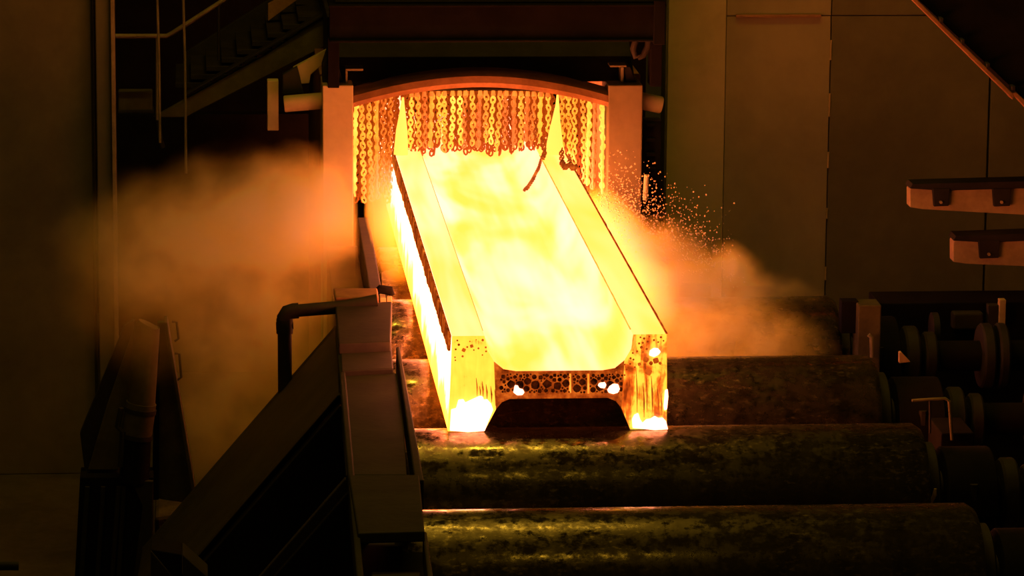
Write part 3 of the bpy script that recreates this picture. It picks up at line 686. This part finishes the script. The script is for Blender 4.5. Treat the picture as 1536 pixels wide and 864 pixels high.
for x0, x1, y1, nm in ((235, 240, 214, 'thin upright rod crossing the level part of the handrail'), (274, 279, 260, 'thin upright rod crossing the bend of the climbing handrail')):
    r_ = MB().tube([at(x0, -30, Y=YS-.6), at((x0+x1)/2+1, 90, Y=YS-.6), at(x1, y1, Y=YS-.6)], .0075, 8).build('upright_rod', M_rod, None, smooth=True)
    tag(r_, nm, 'rod')
jb = thing('junction_box', 'small flat olive box on the dark bay wall beside the pillar', 'box', tuple(at(203, 150, Y=YS-.3)))
boxpx(177, 138, 229, 167, YS-.3, .12, 'case', M_tower, jb, .008)
boxpx(177, 166, 231, 170, YS-.33, .15, 'base_lip', M_dark, jb, .003)
MB().tube([at(236, 170, Y=YS-.3), at(240, 210, Y=YS-.3), at(244, 222, Y=YS-.3)], .016, 8).build('conduit', M_dark, jb, smooth=True)
struct(boxpx(172, 172, 480, 420, YS+1.2, .1, 'wall_bay', M_black, None, .004, -1.39))

# pale sloping plate seen past the stairs, top
sp = MB().prism([tuple(at(x, y, Y=YS+.2)) for x, y in ((402, 6), (436, -12), (462, -12), (402, 32))], (0, .04, 0)).build('lit_plate', M_rust, None, .003)
tag(sp, 'small warm lit plate showing above the stair stringer', 'plate')

# ================================================================== RIGHT: bracket arms, chute, dark machinery
def arm(label, x0, ytop, ybot, yr_top, yr_bot, clamps, Y):
    t = thing('bracket_arm', label, 'arm', tuple(at(x0, ytop, Y=Y)), 'bracket arms jutting in from the side')
    MB().prism([tuple(at(x, y, Y=Y)) for x, y in ((x0, ytop+9), (x0+3, ytop+6), (1600, yr_top+6), (1600, yr_bot+2), (x0+20, ybot), (x0, ybot-3))], (0, .10, 0)).build('bar', M_bar, t, .004)
    MB().prism([tuple(at(x, y, Y=Y-.02)) for x, y in ((x0, ytop+7), (x0+4, ytop), (1600, yr_top-4), (1600, yr_top+7), (x0+50, ytop+10))], (0, .14, 0)).build('cap_strip', M_dark, t, .003)
    for cx, cw in clamps:
        c_ = MB().prism([tuple(at(x, y, Y=Y-.03)) for x, y in ((cx-cw, ytop+7), (cx+cw, ytop+7), (cx+cw-2, ytop+33), (cx-cw+2, ytop+34))], (0, .028, 0)).build('clamp', M_dark, t, .003)
        q = at(cx-1, ytop+27, Y=Y-.03); MB().cyl((q.x, Y-.045, q.z), (q.x, Y-.029, q.z), .008, 6).build('bolt', M_bar, c_)
arm('pale bracket arm with two dark clamps, upper of two', 1365, 276, 314, 274, 324, ((1412, 13), (1503, 14)), 3.4)
arm('pale bracket arm with one dark clamp, lower of two', 1430, 354, 396, 352, 400, ((1484, 16),), 3.4)
pr_ = struct(MB().box(at(1596, 300, Y=3.3).x, at(1596, 300, Y=3.3).x+.3, 2.9, 3.8, -1.399, 3.2).build('pillar_right', M_wall2, None, .008))
ch = thing('overhead_chute', 'dark sloping overhead chute with a rusty lower edge', 'chute', tuple(at(1450, 60, Y=3.0)))
MB().prism([tuple(at(x, y, Y=3.0)) for x, y in ((1372, -6), (1600, 208), (1600, -60), (1320, -60))], (0, .8, 0)).build('plate', M_black, ch, .006)
MB().prism([tuple(at(x, y, Y=2.95)) for x, y in ((1340, -34), (1366, -2), (1515, 145), (1519, 150), (1522, 143), (1378, 2), (1352, -34))], (0, .10, 0)).build('edge_flange', M_rust, ch, .004)
MB().prism([tuple(at(x, y, Y=2.95)) for x, y in ((1518, 140), (1524, 138), (1600, 212), (1600, 226))], (0, .10, 0)).build('edge_flange', M_rust, ch, .004)
for x, y in ((1412, 30), (1444, 62), (1482, 98), (1520, 132)):
    q = at(x, y, Y=2.94); MB().box(q.x-.008, q.x+.010, 2.935, 3.0, q.z-.012, q.z+.010).build('lug', M_dark, ch, .003)
# uprights and plates among the bearings
up_ = thing('roller_stand', 'olive upright stand between steam and the dark spindles', 'stand', tuple(at(1300, 540, Y=2.3)))
boxpx(1287, 458, 1320, 545, 2.35, .15, 'column', M_tower, up_, .006, -1.39)
boxpx(1262, 452, 1287, 500, 2.42, .08, 'side_plate', M_black, up_, .004)
MB().tube([at(1303, 502, Y=2.3), at(1307, 506, Y=2.3), at(1308, 536, Y=2.3)], .010, 8).build('drip_pipe', M_rod, up_, smooth=True)
dk = thing('drive_housing', 'long black drive housing behind the spindle ends', 'housing', (3.0, 2.9, -1.4))
a, b_ = at(1318, 455, Y=3.2), at(1578, 455, Y=3.2)
MB().box(a.x, b_.x, 3.2, 3.5, -1.39, a.z).build('case', M_black, dk, .006)
boxpx(1499, 450, 1508, 490, 3.1, .05, 'pale_post', M_bar, dk, .003)
boxpx(1482, 458, 1498, 495, 3.12, .06, 'gland', M_olive_d, dk, .004)
a, b_ = at(1395, 465, Y=3.1), at(1400, 520, Y=3.1)
MB().tube([(a.x, 3.05, (a.z+b_.z)/2), (a.x+.03, 3.05, (a.z+b_.z)/2)], [.09, .09], 24).build('coupling_flange', M_olive_d, dk, smooth=True)
boxpx(1430, 470, 1475, 495, 3.12, .08, 'bearing_cap', M_olive_d, dk, .01)
lf = thing('pipe_hoop', 'thin bent pipe frame standing among the dark bearings', 'frame', tuple(at(1400, 640, Y=.6)))
MB().tube([at(1368, 601, Y=.6), at(1396, 599, Y=.6), at(1418, 598, Y=.6), at(1424, 602, Y=.6), at(1428, 660, Y=.6)], .007, 8).build('rail', M_rod, lf, smooth=True)
MB().tube([at(1395, 599, Y=.6), at(1395, 650, Y=.6)], .005, 8).build('strut', M_olive_d, lf, smooth=True)
boxpx(1408, 650, 1454, 900, .62, .3, 'foot_block', M_black, lf, .006, -1.39)
cl = MB().prism([tuple(at(x, y, Y=1.9)) for x, y in ((1349, 529), (1352, 528), (1366, 543), (1349, 545))], (0, .03, 0)).build('bright_tab', M_bar, None, .002)
tag(cl, 'small pale triangular tab catching light among the dark bearings', 'tab')
hs = MB().tube([at(1391, 763, Y=-.2), at(1397, 752, Y=-.2), at(1402, 742, Y=-.2), at(1403, 733, Y=-.2)], [.007, .009, .009, .006], 8).build('grease_nozzle', M_bar, None, smooth=True)
tag(hs, 'small bright bent nozzle at the lower end of the carrying roller', 'nozzle')

# ================================================================== SMOKE, STEAM, SPRAY
def ctr(px, py, Y): return tuple(at(px, py, Y=Y))
def domain(name, lo, hi, mat, label):
    o = MB().box(lo[0], hi[0], lo[1], hi[1], lo[2], hi[2]).build(name, mat); o.display_type = 'WIRE'
    tag(o, label, 'smoke' if 'smoke' in name else 'steam', kind='stuff'); return o
sm = cloud('drifting_smoke', [
    (ctr(470, 320, 3.6), (.34, .8, .36), 1.35), (ctr(400, 345, 3.4), (.48, .8, .42), 1.0), (ctr(330, 350, 3.3), (.65, .9, .42), .75), (ctr(250, 370, 3.2), (.6, .9, .42), .5),
    (ctr(400, 500, 3.0), (.65, .9, .6), .55), (ctr(330, 620, 2.8), (.40, .7, .55), .5), (ctr(495, 345, 3.7), (.25, .5, .36), 1.2), (ctr(440, 270, 3.8), (.3, .5, .2), .8), (ctr(235, 430, 1.55), (.5, .35, .5), .28)], 5.2, 2.6, .12, warp=.20)
domain('smoke', (-2.75, 1.25, -1.35), (-.70, 4.42, .95), sm, 'orange lit smoke drifting away from the beam over the dark floor')
stm = cloud('spray_steam', [
    (ctr(985, 405, 2.9), (.32, .8, .26), .8), (ctr(1025, 432, 2.6), (.44, .6, .22), 1.1), (ctr(1098, 408, 2.6), (.15, .35, .16), 1.8), (ctr(1080, 440, 2.5), (.34, .5, .16), 1.2),
    (ctr(1170, 440, 2.7), (.25, .4, .07), .35)], 8.0, 5.0, .10, (1, .82, .10), warp=.09)
low = cloud('low_steam', [(ctr(1040, 505, 2.05), (.55, .5, .30), 1.0), (ctr(1120, 512, 2.05), (.42, .5, .22), .8), (ctr(1175, 515, 2.05), (.30, .4, .12), .35)], 7.0, 5.0, .10, (1, .85, .12), warp=.08)
domain('steam', (.46, 1.69, -.29), (2.0, 2.41, .12), low, 'low orange steam lying between the second and third rollers')
domain('steam', (.60, 1.40, .004), (2.3, 4.46, 1.0), stm, 'orange lit steam and spray bursting out from the bare flank of the beam')
str_ = cloud('flank_steam', [(ctr(907, 352, 4.0), (.19, .7, .24), 1.0), (ctr(936, 390, 3.2), (.19, .9, .26), 1.0), (ctr(970, 440, 2.4), (.17, .7, .20), .9)], 9, 5.0, .35, (1, .95, .11), warp=.05, vary=(.2, .5))
domain('steam', (.462, 1.45, .004), (1.05, 4.46, .95), str_, 'bright yellow steam hugging the bare flank of the beam')
stl = cloud('flank_steam', [(ctr(572, 320, 4.1), (.12, .9, .40), 1.0), (ctr(590, 380, 3.3), (.10, .6, .16), .5)], 3.2, 6.0, .25, (1, .97, .14), warp=.05, vary=(.2, .5))
domain('steam', (-.62, 2.8, .004), (-.472, 4.46, .65), stl, 'bright yellow steam trapped between guard plate and crusted flank')
# droplets of spray
b = MB(); rnd = random.Random(3)
oct_v = [(1, 0, 0), (-1, 0, 0), (0, 1, 0), (0, -1, 0), (0, 0, 1), (0, 0, -1)]; oct_f = [(0, 2, 4), (2, 1, 4), (1, 3, 4), (3, 0, 4), (2, 0, 5), (1, 2, 5), (3, 1, 5), (0, 3, 5)]
for i in range(1800):
    u = rnd.random()**1.3; px = 915+rnd.gauss(0, 14)+u*175; py = 300+u*110+rnd.gauss(0, 32)-15*math.sin(u*3)
    Y = 4.2-1.3*rnd.random()
    c_ = at(px, py, Y=Y); r = rnd.choice((.002, .0026, .003, .0042, .0056))
    if c_.x < .5: continue
    b.add([(c_.x+r*p[0], c_.y+r*p[1], c_.z+r*p[2]) for p in oct_v], oct_f)
M_drop = steel('spray_droplet_scale', (.9, .72, .6), (.8, .6, .45), .3, 0, 4, bump=0, spec=.8)
o = b.build('water_droplets', M_drop); tag(o, 'fine bright droplets of spray thrown up from the bare flank', 'droplets', kind='stuff')
